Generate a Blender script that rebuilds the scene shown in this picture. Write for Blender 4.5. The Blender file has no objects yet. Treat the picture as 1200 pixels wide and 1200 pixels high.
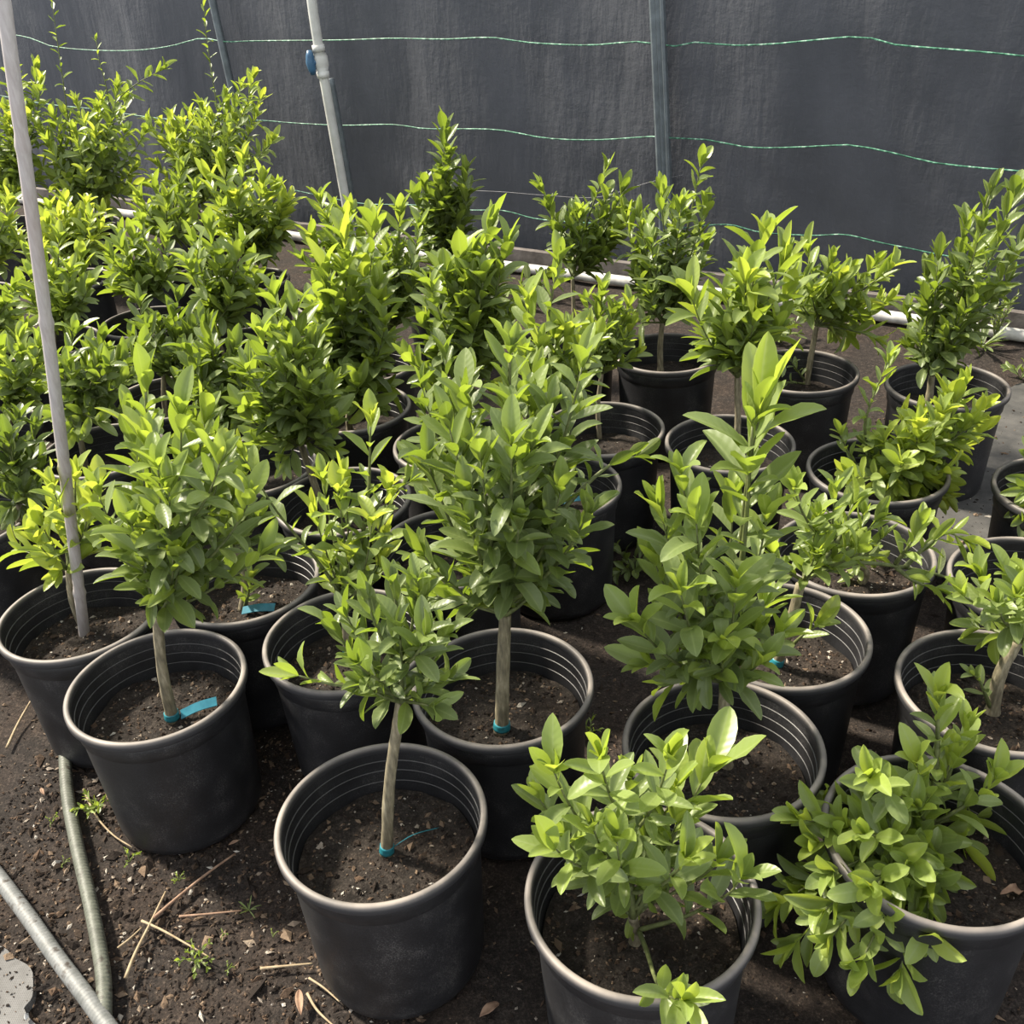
import bpy, math, random
import numpy as np
from mathutils import Vector, Matrix, noise

SC = bpy.context.scene
COL = SC.collection
rng = np.random.default_rng(7)
random.seed(7)

# ------------------------------------------------------------------ camera
F, PITCH, ROLL, CAMZ = 1162.4, math.radians(30.886), math.radians(-3.5086), 1.6077
cp, sp, cr, sr = math.cos(PITCH), math.sin(PITCH), math.cos(ROLL), math.sin(ROLL)
FWD = np.array([0, cp, -sp]); UP0 = np.array([0, sp, cp]); RT0 = np.array([1., 0, 0])
RT = cr*RT0 + sr*UP0
UPV = -sr*RT0 + cr*UP0
ORG = np.array([0, 0, CAMZ])
cd = bpy.data.cameras.new('camera'); co = bpy.data.objects.new('camera', cd); COL.objects.link(co)
co.matrix_world = Matrix(((RT[0], UPV[0], -FWD[0], 0), (RT[1], UPV[1], -FWD[1], 0), (RT[2], UPV[2], -FWD[2], CAMZ), (0, 0, 0, 1)))
cd.sensor_width = 36; cd.sensor_fit = 'HORIZONTAL'; cd.lens = F/1200*36; cd.clip_start = .05; cd.clip_end = 100
SC.camera = co

def ray(u, v): return FWD + (u-600)/F*RT - (v-600)/F*UPV
def at_z(u, v, z):
    d = ray(u, v); return ORG + d*((z-CAMZ)/d[2])
def at_y(u, v, y):
    d = ray(u, v); return ORG + d*(y/d[1])

# ------------------------------------------------------------------ mesh helpers
class MB:
    def __init__(s): s.v = []; s.f = []; s.n = 0; s.a = []
    def add(s, v, f, a=None):
        v = np.asarray(v, float).reshape(-1, 3)
        s.v.append(v); s.f += [tuple(int(i)+s.n for i in q) for q in f]
        s.a.append(np.zeros((len(v), 4)) if a is None else np.broadcast_to(np.asarray(a, float), (len(v), 4)))
        s.n += len(v)
    def build(s, name, mat, parent=None, smooth=True, origin=None):
        me = bpy.data.meshes.new(name)
        V = np.concatenate(s.v) if s.v else np.zeros((0, 3))
        if origin is not None: V = V - np.asarray(origin)
        me.from_pydata(V.tolist(), [], s.f)
        at = me.attributes.new('tint', 'FLOAT_COLOR', 'POINT')
        at.data.foreach_set('color', np.concatenate(s.a).astype(np.float32).ravel())
        if smooth: me.polygons.foreach_set('use_smooth', [True]*len(me.polygons))
        me.materials.append(mat); me.update()
        o = bpy.data.objects.new(name, me); COL.objects.link(o)
        if parent is not None: o.parent = parent
        if origin is not None: o.location = origin
        return o

def smooth_path(P, n):
    """Catmull-Rom through points, n samples (arc-length even)"""
    P = np.asarray(P, float)
    if len(P) == 2:
        t = np.linspace(0, 1, n)[:, None]; return P[0]*(1-t)+P[1]*t
    Q = np.vstack([2*P[0]-P[1], P, 2*P[-1]-P[-2]])
    out = []
    for i in range(1, len(Q)-2):
        t = np.linspace(0, 1, 24, endpoint=False)[:, None]
        a, b, c, d = Q[i-1], Q[i], Q[i+1], Q[i+2]
        out.append(.5*((2*b)+(-a+c)*t+(2*a-5*b+4*c-d)*t**2+(-a+3*b-3*c+d)*t**3))
    out = np.vstack(out+[P[-1:]])
    s = np.r_[0, np.cumsum(np.linalg.norm(np.diff(out, axis=0), axis=1))]
    tt = np.linspace(0, s[-1], n)
    return np.stack([np.interp(tt, s, out[:, k]) for k in range(3)], 1)

def tube(mb, P, R, seg=8, a=None, cap=True):
    P = np.asarray(P, float); n = len(P)
    R = np.broadcast_to(np.asarray(R, float), (n,))
    T = np.gradient(P, axis=0); T /= np.linalg.norm(T, axis=1)[:, None]+1e-12
    ref = np.array([0, 0, 1.]) if abs(T[0][2]) < .9 else np.array([1., 0, 0])
    u = np.cross(T[0], ref); u /= np.linalg.norm(u)
    th = np.linspace(0, 2*np.pi, seg, endpoint=False)
    V = []
    for i in range(n):
        u = u - T[i]*(u@T[i]); u /= np.linalg.norm(u)+1e-12
        w = np.cross(T[i], u)
        V.append(P[i] + R[i]*(np.cos(th)[:, None]*u + np.sin(th)[:, None]*w))
    f = []
    for i in range(n-1):
        for j in range(seg):
            k = (j+1) % seg
            f.append((i*seg+j, i*seg+k, (i+1)*seg+k, (i+1)*seg+j))
    if cap:
        f.append(tuple(range(seg-1, -1, -1))); f.append(tuple((n-1)*seg+j for j in range(seg)))
    mb.add(np.vstack(V), f, a)

def lathe(mb, prof, seg=72, close=False, a=None):
    """prof: (r,z) list"""
    th = np.linspace(0, 2*np.pi, seg, endpoint=False)
    V = []
    for r, z in prof: V.append(np.stack([r*np.cos(th), r*np.sin(th), np.full(seg, z)], 1))
    n = len(prof); f = []
    for i in range(n if close else n-1):
        i2 = (i+1) % n
        for j in range(seg):
            k = (j+1) % seg
            f.append((i*seg+j, i*seg+k, i2*seg+k, i2*seg+j))
    mb.add(np.vstack(V), f, a)

def box(mb, lo, hi, M=None, a=None):
    (x0, y0, z0), (x1, y1, z1) = lo, hi
    V = np.array([(x0, y0, z0), (x1, y0, z0), (x1, y1, z0), (x0, y1, z0), (x0, y0, z1), (x1, y0, z1), (x1, y1, z1), (x0, y1, z1)], float)
    if M is not None: V = V@M[0].T + M[1]
    mb.add(V, [(0, 3, 2, 1), (4, 5, 6, 7), (0, 1, 5, 4), (1, 2, 6, 5), (2, 3, 7, 6), (3, 0, 4, 7)], a)

OCT = [(0, 2, 4), (2, 1, 4), (1, 3, 4), (3, 0, 4), (2, 0, 5), (1, 2, 5), (3, 1, 5), (0, 3, 5)]
def chips(mb, P, size, flat=.35, elong=2.0):
    """irregular crumbs and bark chips resting at points P; tint.r = tone"""
    n = len(P)
    size = np.broadcast_to(size, (n,))
    ang = rng.uniform(0, 2*np.pi, n); el = rng.uniform(1, elong, n)
    ux = np.stack([np.cos(ang), np.sin(ang), rng.normal(0, .25, n)], 1)
    uy = np.stack([-np.sin(ang), np.cos(ang), rng.normal(0, .25, n)], 1)
    hz = size*rng.uniform(flat*.6, flat*1.5, n)
    V = np.zeros((n, 6, 3))
    for k, (d, m) in enumerate(((ux, el), (-ux, el), (uy, 1), (-uy, 1))):
        V[:, k] = P + d*(size*m*rng.uniform(.6, 1.2, n))[:, None]*.5
    V[:, 4] = P + np.stack([rng.normal(0, .1, n)*size, rng.normal(0, .1, n)*size, hz], 1)
    V[:, 5] = P - np.stack([0*hz, 0*hz, hz*.5], 1)
    tone = rng.uniform(.1, 1, n)**1.6
    f = (np.arange(n)[:, None, None]*6 + np.array(OCT)[None]).reshape(-1, 3)
    a = np.zeros((n*6, 4)); a[:, 0] = np.repeat(tone, 6); a[:, 1] = np.repeat(rng.random(n), 6)
    mb.add(V.reshape(-1, 3), f, a)

# ------------------------------------------------------------------ materials
def new_mat(name):
    m = bpy.data.materials.new(name); m.use_nodes = True
    nt = m.node_tree; nt.nodes.clear()
    out = nt.nodes.new('ShaderNodeOutputMaterial')
    b = nt.nodes.new('ShaderNodeBsdfPrincipled')
    nt.links.new(b.outputs[0], out.inputs[0])
    return m, nt, b, out
def N(nt, t, **k):
    n = nt.nodes.new(t)
    for a, v in k.items(): setattr(n, a, v)
    return n
def noise_tex(nt, scale, detail=4, coord='Object', rough=.55, vec=None):
    n = N(nt, 'ShaderNodeTexNoise'); n.inputs['Scale'].default_value = scale; n.inputs['Detail'].default_value = detail
    n.inputs['Roughness'].default_value = rough
    if vec is None:
        tc = N(nt, 'ShaderNodeTexCoord'); vec = tc.outputs[coord]
    nt.links.new(vec, n.inputs['Vector'])
    return n
def ramp(nt, src, stops, interp='LINEAR'):
    r = N(nt, 'ShaderNodeValToRGB'); r.color_ramp.interpolation = interp
    e = r.color_ramp.elements
    while len(e) < len(stops): e.new(.5)
    for i, (p, c) in enumerate(stops):
        e[i].position = p; e[i].color = (*c, 1) if len(c) == 3 else c
    nt.links.new(src, r.inputs[0]); return r
def mix(nt, fac, a, b, mode='MIX'):
    m = N(nt, 'ShaderNodeMix', data_type='RGBA', blend_type=mode)
    for s, v in ((m.inputs[0], fac), (m.inputs[6], a), (m.inputs[7], b)):
        if isinstance(v, (int, float)): s.default_value = v
        elif isinstance(v, tuple): s.default_value = (*v, 1)
        else: nt.links.new(v, s)
    return m.outputs[2]
def math_(nt, op, a, b=None, clamp=False):
    m = N(nt, 'ShaderNodeMath', operation=op, use_clamp=clamp)
    for s, v in zip(m.inputs, (a, b)):
        if v is None: continue
        if isinstance(v, (int, float)): s.default_value = v
        else: nt.links.new(v, s)
    return m.outputs[0]
def bump(nt, b, h, strength, dist):
    n = N(nt, 'ShaderNodeBump'); n.inputs['Strength'].default_value = strength; n.inputs['Distance'].default_value = dist
    nt.links.new(h, n.inputs['Height']); nt.links.new(n.outputs[0], b.inputs['Normal'])
    return n.outputs[0]

def mat_leaf():
    m, nt, b, out = new_mat('leaf')
    at = N(nt, 'ShaderNodeAttribute', attribute_name='tint')
    sep = N(nt, 'ShaderNodeSeparateColor'); nt.links.new(at.outputs['Color'], sep.inputs[0])
    age, rnd, s = sep.outputs[0], sep.outputs[1], sep.outputs[2]
    x = math_(nt, 'ADD', age, math_(nt, 'MULTIPLY', math_(nt, 'SUBTRACT', rnd, .5), .22), True)
    c = ramp(nt, x, [(0, (.072, .092, .036)), (.35, (.135, .170, .044)), (.7, (.245, .315, .048)), (1, (.40, .47, .055))]).outputs[0]
    dust = noise_tex(nt, 55, 5)
    dr = ramp(nt, dust.outputs[0], [(.5, (0, 0, 0)), (.75, (1, 1, 1))]).outputs[0]
    old = math_(nt, 'MULTIPLY', dr, math_(nt, 'MULTIPLY', math_(nt, 'SUBTRACT', 1.0, age, True), .30))
    c = mix(nt, old, c, (.26, .27, .17))
    vein = ramp(nt, s, [(.03, (1, 1, 1)), (.15, (0, 0, 0))]).outputs[0]
    c = mix(nt, math_(nt, 'MULTIPLY', vein, .6), c, (.34, .40, .14))
    edge = ramp(nt, s, [(.86, (0, 0, 0)), (1, (1, 1, 1))]).outputs[0]
    c = mix(nt, math_(nt, 'MULTIPLY', edge, .35), c, (.42, .46, .20))  # backlit glow and highlight along the leaf margin, painted into the colour
    sv = N(nt, 'ShaderNodeMath', operation='SINE'); al = N(nt, 'ShaderNodeMath', operation='MULTIPLY_ADD'); nt.links.new(s, al.inputs[0]); al.inputs[1].default_value = -7.0
    tt = math_(nt, 'MULTIPLY', at.outputs['Alpha'], 52.0); nt.links.new(tt, al.inputs[2]); nt.links.new(al.outputs[0], sv.inputs[0])
    rib = ramp(nt, sv.outputs[0], [(.55, (0, 0, 0)), (1, (1, 1, 1))]).outputs[0]
    c = mix(nt, math_(nt, 'MULTIPLY', rib, .09), c, (.30, .36, .14))
    g = N(nt, 'ShaderNodeNewGeometry')
    under = mix(nt, .35, c, (.24, .32, .14))
    c2 = mix(nt, g.outputs['Backfacing'], c, under)
    nt.links.new(c2, b.inputs['Base Color'])
    b.inputs['Roughness'].default_value = .38; b.inputs['Specular IOR Level'].default_value = .5
    tr = N(nt, 'ShaderNodeBsdfTranslucent')
    tc = ramp(nt, x, [(0, (.12, .18, .02)), (.35, (.24, .34, .022)), (.7, (.42, .54, .05)), (1, (.64, .71, .07))]).outputs[0]
    nt.links.new(tc, tr.inputs[0])
    nb = bump(nt, b, sv.outputs[0], .10, .0008)
    ms = N(nt, 'ShaderNodeMixShader'); ms.inputs[0].default_value = .42
    nt.links.new(b.outputs[0], ms.inputs[1]); nt.links.new(tr.outputs[0], ms.inputs[2]); nt.links.new(ms.outputs[0], out.inputs[0])
    return m

def mat_noise(name, stops, scale=30, rough=.6, spec=.4, bs=0, bd=.003, bscale=None, coord='Object', detail=5, metallic=0):
    m, nt, b, out = new_mat(name)
    n = noise_tex(nt, scale, detail, coord)
    r = ramp(nt, n.outputs[0], stops)
    nt.links.new(r.outputs[0], b.inputs['Base Color'])
    b.inputs['Roughness'].default_value = rough; b.inputs['Specular IOR Level'].default_value = spec
    b.inputs['Metallic'].default_value = metallic
    if bs:
        h = noise_tex(nt, bscale or scale*2, 4, coord)
        bump(nt, b, h.outputs[0], bs, bd)
    return m

def mat_plastic():
    m, nt, b, out = new_mat('black_plastic')
    n1 = noise_tex(nt, 14, 6); n2 = noise_tex(nt, 420, 3)
    d = math_(nt, 'MULTIPLY', n1.outputs[0], n2.outputs[0])
    r = ramp(nt, d, [(.16, (.010, .010, .0115)), (.30, (.020, .020, .0225)), (.42, (.075, .072, .070))])
    g = N(nt, 'ShaderNodeNewGeometry'); sx = N(nt, 'ShaderNodeSeparateXYZ'); nt.links.new(g.outputs['True Normal'], sx.inputs[0])
    led = ramp(nt, sx.outputs[2], [(.35, (0, 0, 0)), (.6, (1, 1, 1))]).outputs[0]     # dust lying on the ledges inside
    nt.links.new(mix(nt, math_(nt, 'MULTIPLY', led, .35), r.outputs[0], (.085, .081, .077)), b.inputs['Base Color'])
    b.inputs['Roughness'].default_value = .5; b.inputs['Specular IOR Level'].default_value = .5
    h = noise_tex(nt, 180, 3); bump(nt, b, h.outputs[0], .18, .0015)
    return m
def mat_rim():
    m, nt, b, out = new_mat('dusty_rim')
    n1 = noise_tex(nt, 9, 5); g = N(nt, 'ShaderNodeNewGeometry')
    sx = N(nt, 'ShaderNodeSeparateXYZ'); nt.links.new(g.outputs['Normal'], sx.inputs[0])
    up = math_(nt, 'MULTIPLY', sx.outputs[2], 1.0, True)          # dust settles on what faces up
    k = math_(nt, 'MULTIPLY', up, ramp(nt, n1.outputs[0], [(.35, (.3, .3, .3)), (.68, (1, 1, 1))]).outputs[0])
    c = mix(nt, k, (.030, .030, .033), (.27, .235, .205))
    nt.links.new(c, b.inputs['Base Color']); b.inputs['Roughness'].default_value = .56
    return m
def mat_soil(name, dark, mid, light, fine=260):
    m, nt, b, out = new_mat(name)
    at = N(nt, 'ShaderNodeAttribute', attribute_name='tint')
    sep = N(nt, 'ShaderNodeSeparateColor'); nt.links.new(at.outputs['Color'], sep.inputs[0])
    n1 = noise_tex(nt, 5, 4); n2 = noise_tex(nt, fine, 5, rough=.75); n3 = noise_tex(nt, fine*.28, 5, rough=.7)
    s = math_(nt, 'ADD', math_(nt, 'MULTIPLY', n2.outputs[0], .6), math_(nt, 'MULTIPLY', n3.outputs[0], .4))
    base = ramp(nt, s, [(.36, dark), (.52, mid), (.66, light)]).outputs[0]
    base = mix(nt, ramp(nt, n1.outputs[0], [(.4, (0, 0, 0)), (.62, (1, 1, 1))]).outputs[0], base, mix(nt, 1.0, base, (1.25, 1.14, 1.05), 'MULTIPLY'))
    chip = ramp(nt, sep.outputs[0], [(0, (.014, .0105, .009)), (.35, (.038, .027, .020)), (.65, (.105, .068, .045)), (.88, (.22, .16, .11)), (1, (.45, .42, .37))]).outputs[0]
    isc = math_(nt, 'GREATER_THAN', sep.outputs[0], .001)
    nt.links.new(mix(nt, isc, base, chip), b.inputs['Base Color'])
    b.inputs['Roughness'].default_value = .9; b.inputs['Specular IOR Level'].default_value = .2
    h = math_(nt, 'ADD', math_(nt, 'MULTIPLY', n2.outputs[0], .5), n3.outputs[0])
    bump(nt, b, h, .9, .006)
    return m

def mat_bark():
    m, nt, b, out = new_mat('bark')
    tc = N(nt, 'ShaderNodeTexCoord'); mp = N(nt, 'ShaderNodeMapping'); mp.inputs['Scale'].default_value = (1, 1, .22)
    nt.links.new(tc.outputs['Object'], mp.inputs[0])
    n = noise_tex(nt, 160, 5, vec=mp.outputs[0])
    r = ramp(nt, n.outputs[0], [(.3, (.10, .085, .055)), (.55, (.21, .18, .115)), (.75, (.34, .30, .21))])
    nt.links.new(r.outputs[0], b.inputs['Base Color']); b.inputs['Roughness'].default_value = .8
    bump(nt, b, n.outputs[0], .6, .003)
    return m
def mat_tarp():
    m, nt, b, out = new_mat('black_ground_cloth')
    tc = N(nt, 'ShaderNodeTexCoord')
    mp = N(nt, 'ShaderNodeMapping'); mp.inputs['Scale'].default_value = (1, 1, 1.7); nt.links.new(tc.outputs['Object'], mp.inputs[0])
    mp2 = N(nt, 'ShaderNodeMapping'); mp2.inputs['Scale'].default_value = (2.2, 2.2, .55); mp2.inputs['Rotation'].default_value = (0, .5, 0); nt.links.new(tc.outputs['Object'], mp2.inputs[0])
    n1 = noise_tex(nt, 2.2, 5, vec=mp2.outputs[0]); n2 = noise_tex(nt, 20, 6, vec=mp.outputs[0], rough=.65); n3 = noise_tex(nt, 300, 2)
    sc = noise_tex(nt, 9, 8, vec=mp2.outputs[0], rough=.8)
    base = ramp(nt, n1.outputs[0], [(.3, (.056, .060, .071)), (.7, (.077, .081, .094))]).outputs[0]
    scr = ramp(nt, sc.outputs[0], [(.66, (0, 0, 0)), (.78, (1, 1, 1))]).outputs[0]
    base = mix(nt, math_(nt, 'MULTIPLY', scr, .4), base, (.14, .14, .15))
    nt.links.new(base, b.inputs['Base Color']); b.inputs['Roughness'].default_value = .62; b.inputs['Specular IOR Level'].default_value = .35
    h = math_(nt, 'ADD', math_(nt, 'MULTIPLY', n1.outputs[0], 2.2), math_(nt, 'ADD', math_(nt, 'MULTIPLY', n2.outputs[0], .22), math_(nt, 'MULTIPLY', n3.outputs[0], .012)))
    bump(nt, b, h, .38, .03)
    return m
def mat_fabric(name, c0, c1):
    m, nt, b, out = new_mat(name)
    tc = N(nt, 'ShaderNodeTexCoord')
    w1 = N(nt, 'ShaderNodeTexWave', bands_direction='X'); w2 = N(nt, 'ShaderNodeTexWave', bands_direction='Y')
    for w in (w1, w2):
        w.inputs['Scale'].default_value = 90; nt.links.new(tc.outputs['Object'], w.inputs[0])
    k = math_(nt, 'MULTIPLY', w1.outputs['Fac'], w2.outputs['Fac'])
    n = noise_tex(nt, 7, 6, rough=.7)
    c = ramp(nt, n.outputs[0], [(.35, c0), (.65, c1)]).outputs[0]
    c = mix(nt, math_(nt, 'MULTIPLY', k, .35), c, (.02, .02, .02))
    nt.links.new(c, b.inputs['Base Color']); b.inputs['Roughness'].default_value = .85
    bump(nt, b, k, .3, .002)
    return m

M_LEAF = mat_leaf()
M_POT = mat_plastic(); M_RIM = mat_rim()
M_SOIL = mat_soil('potting_soil', (.0085, .0072, .0064), (.026, .021, .0175), (.085, .071, .059))
M_GROUND = mat_soil('ground_soil', (.009, .0078, .0072), (.028, .0225, .0195), (.090, .072, .059), 210)
M_BARK = mat_bark()
M_TWIG = mat_noise('green_bark', [(.3, (.06, .075, .025)), (.7, (.15, .17, .06))], 90, .6)
M_TAPE = mat_noise('teal_tape', [(.3, (.012, .12, .155)), (.7, (.025, .21, .255))], 60, .45)
M_TAG = mat_noise('blue_tag', [(.3, (.012, .11, .16)), (.7, (.025, .19, .26))], 40, .4)
M_TARP = mat_tarp()
M_WOOD = mat_noise('weathered_board', [(.3, (.085, .073, .066)), (.7, (.17, .15, .14))], 14, .85, bs=.5, bscale=60)
M_PVC = mat_noise('white_pvc', [(.35, (.40, .40, .37)), (.65, (.58, .58, .55))], 8, .4)
M_PVCG = mat_noise('dusty_white_pvc', [(.35, (.30, .29, .27)), (.65, (.62, .61, .58))], 12, .6)
M_BLUE = mat_noise('blue_plastic', [(.3, (.03, .09, .17)), (.7, (.05, .13, .23))], 30, .4)
M_STEEL = mat_noise('galvanised_steel', [(.3, (.085, .10, .11)), (.7, (.14, .165, .18))], 18, .45, metallic=.25)
M_TWINE = mat_noise('green_twine', [(.40, (.02, .09, .055)), (.55, (.09, .27, .17)), (.68, (.40, .55, .45))], 45, .5)
M_WIRE = mat_noise('grey_wire', [(.3, (.10, .10, .11)), (.7, (.18, .18, .19))], 30, .5)
M_BAMBOO = None
M_HOSE = mat_noise('grey_green_hose', [(.3, (.060, .064, .050)), (.58, (.105, .112, .09)), (.70, (.04, .035, .028))], 40, .55, bs=.3, bscale=90)
M_HOSE2 = mat_noise('pale_grey_hose', [(.3, (.10, .105, .10)), (.56, (.165, .17, .168)), (.68, (.05, .042, .035))], 40, .55, bs=.3, bscale=90)
M_STRAW = mat_noise('dry_straw', [(.3, (.22, .16, .09)), (.7, (.40, .32, .21))], 60, .8)
M_BSTICK = mat_noise('brown_stick', [(.3, (.14, .08, .05)), (.7, (.34, .22, .15))], 60, .8)
M_DRY = mat_noise('dry_leaf', [(.3, (.16, .09, .06)), (.7, (.36, .24, .16))], 50, .8)
M_STONE = mat_noise('pale_stone', [(.3, (.35, .35, .34)), (.7, (.6, .6, .58))], 50, .8)
M_FAB1 = mat_fabric('pale_grey_concrete', (.07, .067, .063), (.16, .156, .152))
M_FAB2 = mat_fabric('grey_weed_fabric', (.030, .030, .029), (.085, .081, .075))
def mat_bamboo():
    m, nt, b, out = new_mat('bamboo')
    tc = N(nt, 'ShaderNodeTexCoord'); mp = N(nt, 'ShaderNodeMapping'); mp.inputs['Scale'].default_value = (1, 1, .05)
    nt.links.new(tc.outputs['Object'], mp.inputs[0])
    n = noise_tex(nt, 220, 4, vec=mp.outputs[0]); n2 = noise_tex(nt, 6, 4)
    c = ramp(nt, n.outputs[0], [(.3, (.33, .30, .29)), (.7, (.44, .41, .40))]).outputs[0]
    c = mix(nt, ramp(nt, n2.outputs[0], [(.4, (0, 0, 0)), (.7, (.4, .4, .4))]).outputs[0], c, (.26, .18, .14))
    nt.links.new(c, b.inputs['Base Color']); b.inputs['Roughness'].default_value = .6
    bump(nt, b, n.outputs[0], .4, .001)
    return m
M_BAMBOO = mat_bamboo()

# ------------------------------------------------------------------ tagging
def tag(o, label, cat, group=None, kind=None):
    if label: o['label'] = label
    if cat: o['category'] = cat
    if group: o['group'] = group
    if kind: o['kind'] = kind
    return o
def thing(name, label, cat, loc, group=None):
    o = bpy.data.objects.new(name, None); COL.objects.link(o); o.location = loc; o.empty_display_size = .05
    return tag(o, label, cat, group)

# ------------------------------------------------------------------ leaves
TR = np.array([0, .05, .16, .32, .5, .68, .84, .94, 1.0])
SS = np.array([-1, -.5, 0, .5, 1.0])
WP = np.array([.05, .20, .52, .82, 1.0, .93, .66, .36, .03])
nr, nc = len(TR), len(SS)
LF = np.array([(i*nc+j, i*nc+j+1, (i+1)*nc+j+1, (i+1)*nc+j) for i in range(nr-1) for j in range(nc-1)])
def unit(a): return a/(np.linalg.norm(a, axis=-1, keepdims=True)+1e-12)
def leaf_mesh(mb, P, D, Nn, L, age, wl=.40, wave=.12):
    n = len(P)
    D = unit(D); Nn = unit(Nn - D*np.sum(D*Nn, 1, keepdims=True)); B = np.cross(Nn, D)
    W = L*rng.uniform(wl*.85, wl*1.15, n)*.5
    fold = rng.uniform(.2, .7, n); curl = rng.normal(.32, .42, n); curl[np.abs(curl) < .05] = .05
    ph = rng.uniform(0, 6.28, n); wv = rng.uniform(0, 1, n)**2*wave*2
    t = TR[None, :]
    ct = curl[:, None]*t
    x = np.sin(ct)/curl[:, None]*L[:, None]; z0 = -(1-np.cos(ct))/curl[:, None]*L[:, None]
    w = W[:, None]*WP[None, :]
    s = SS[None, None, :]
    y = s*(w*np.cos(fold)[:, None])[:, :, None]
    z = z0[:, :, None] + np.abs(s)**1.3*(w*np.sin(fold)[:, None])[:, :, None]
    z = z + s**2*(w*wv[:, None]*np.sin(10*t+ph[:, None]))[:, :, None]*np.where(s < 0, 1, -.7)
    tx, tz = np.cos(ct), -np.sin(ct)
    dz = z - z0[:, :, None]
    X = x[:, :, None] - tz[:, :, None]*dz*-1*0 + dz*np.sin(ct)[:, :, None]
    Z = z0[:, :, None] + dz*np.cos(ct)[:, :, None]
    V = P[:, None, None, :] + X[..., None]*D[:, None, None, :] + y[..., None]*B[:, None, None, :] + Z[..., None]*Nn[:, None, None, :]
    a = np.zeros((n, nr, nc, 4)); a[..., 0] = age[:, None, None]; a[..., 1] = rng.random(n)[:, None, None]
    a[..., 2] = np.abs(s); a[..., 3] = t[:, :, None]
    f = (np.arange(n)[:, None, None]*nr*nc + LF[None]).reshape(-1, 4)
    mb.add(V.reshape(-1, 3), f, a.reshape(-1, 4))

class Leaves:
    def __init__(s): s.P = []; s.D = []; s.N = []; s.L = []; s.A = []
    def along(s, path, L, f0=.25, spacing=.014, young=.4, spread=1.0, tipn=4, base_age=.1, sparse=False):
        """spiral of leaves on a twig; younger and more upright towards its tip"""
        seg = np.linalg.norm(np.diff(path, axis=0), axis=1); S = np.r_[0, np.cumsum(seg)]
        tot = S[-1]; T = unit(np.gradient(path, axis=0))
        a0 = rng.uniform(0, 6.28)
        pos = np.arange(f0*tot, tot, spacing); pos = np.r_[pos, np.full(tipn, tot)]
        for i, q in enumerate(pos):
            fr = q/tot
            p = np.array([np.interp(q, S, path[:, k]) for k in range(3)]); ax = unit(np.array([np.interp(q, S, T[:, k]) for k in range(3)]))
            ref = np.array([0, 0, 1.]) if abs(ax[2]) < .95 else np.array([1., 0, 0])
            u = unit(np.cross(ax, ref)); w = np.cross(ax, u)
            az = a0 + i*2.39996 + rng.normal(0, .25)
            rad = math.cos(az)*u + math.sin(az)*w
            dist = tot-q
            el = np.interp(dist, [0, .03, .09, .2], [.42, .66, .95, 1.12])*spread + rng.normal(0, .2)
            if i >= len(pos)-tipn: el = rng.uniform(.15, .7)
            d = math.cos(el)*ax + math.sin(el)*rad
            d = unit(d + np.array([0, 0, .22 if dist < .12 else .06]))
            nn = ax*1.0 + np.array([0, 0, .55]) - rad*.1 + rng.normal(0, .18, 3)
            yg = np.interp(dist, [0, .05, .14, .3], [1, .72, .3, 0])
            age = np.clip(base_age + young*yg + rng.normal(0, .09), 0, 1)
            l = L*rng.uniform(.72, 1.15)
            if i >= len(pos)-2 and tipn: l *= .7
            s.P.append(p); s.D.append(d); s.N.append(nn); s.L.append(l); s.A.append(age)
    def build(s, name, parent, org, wl=.42, wave=.12, lo=-1, hi=9):
        A = np.array(s.A); k = (A >= lo) & (A < hi)
        if not k.any(): return None
        mb = MB(); g = lambda x: np.array(x)[k]
        leaf_mesh(mb, g(s.P), g(s.D), g(s.N), g(s.L), A[k], wl, wave)
        mb2 = mb.build(name, M_LEAF, parent, True, None)
        me = mb2.data
        co_ = np.empty(len(me.vertices)*3, np.float32); me.vertices.foreach_get('co', co_)
        co_ = co_.reshape(-1, 3) - np.asarray(org, np.float32)
        me.vertices.foreach_set('co', co_.ravel()); me.update()
        return mb2

# ------------------------------------------------------------------ pots
H, RR, RB, SOILZ = .335, .18, .148, .238
POT_ME = RIM_ME = None
def pot_meshes():
    global POT_ME, RIM_ME
    mb = MB()
    prof = [(.001, .012), (RB-.012, .012), (RB-.004, .0), (RB, .004), (RB+.003, .02), (.1615, .272), (.1618, .275), (.1655, .279), (.1668, .30), (.1672, .322)]
    inner = [(.1652, .322), (.1642, .303), (.1627, .3022), (.1618, .2815), (.1604, .2808), (.1590, .258), (.1576, .2573), (.150, .19), (.001, .19)]
    lathe(mb, prof+inner, 80)
    o = mb.build('pot', M_POT); POT_ME = o.data; bpy.data.objects.remove(o)
    k0 = len(prof)
    for q in POT_ME.polygons:                      # crisp ledges inside
        ring = q.index//80
        if ring >= k0: q.use_smooth = (ring-k0) % 2 == 1 and False or ring-k0 > 6
    mb = MB()
    rim = [(.1650, .320), (.1652, .330), (.1668, .3345), (.1695, .3358), (0.1743, .3352), (0.1768, .333), (0.1778, .328), (0.1775, .3195), (0.1758, .3165), (.1672, .3165)]
    lathe(mb, rim, 96, close=True)
    o = mb.build('rim', M_RIM); RIM_ME = o.data; bpy.data.objects.remove(o)
pot_meshes()

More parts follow.
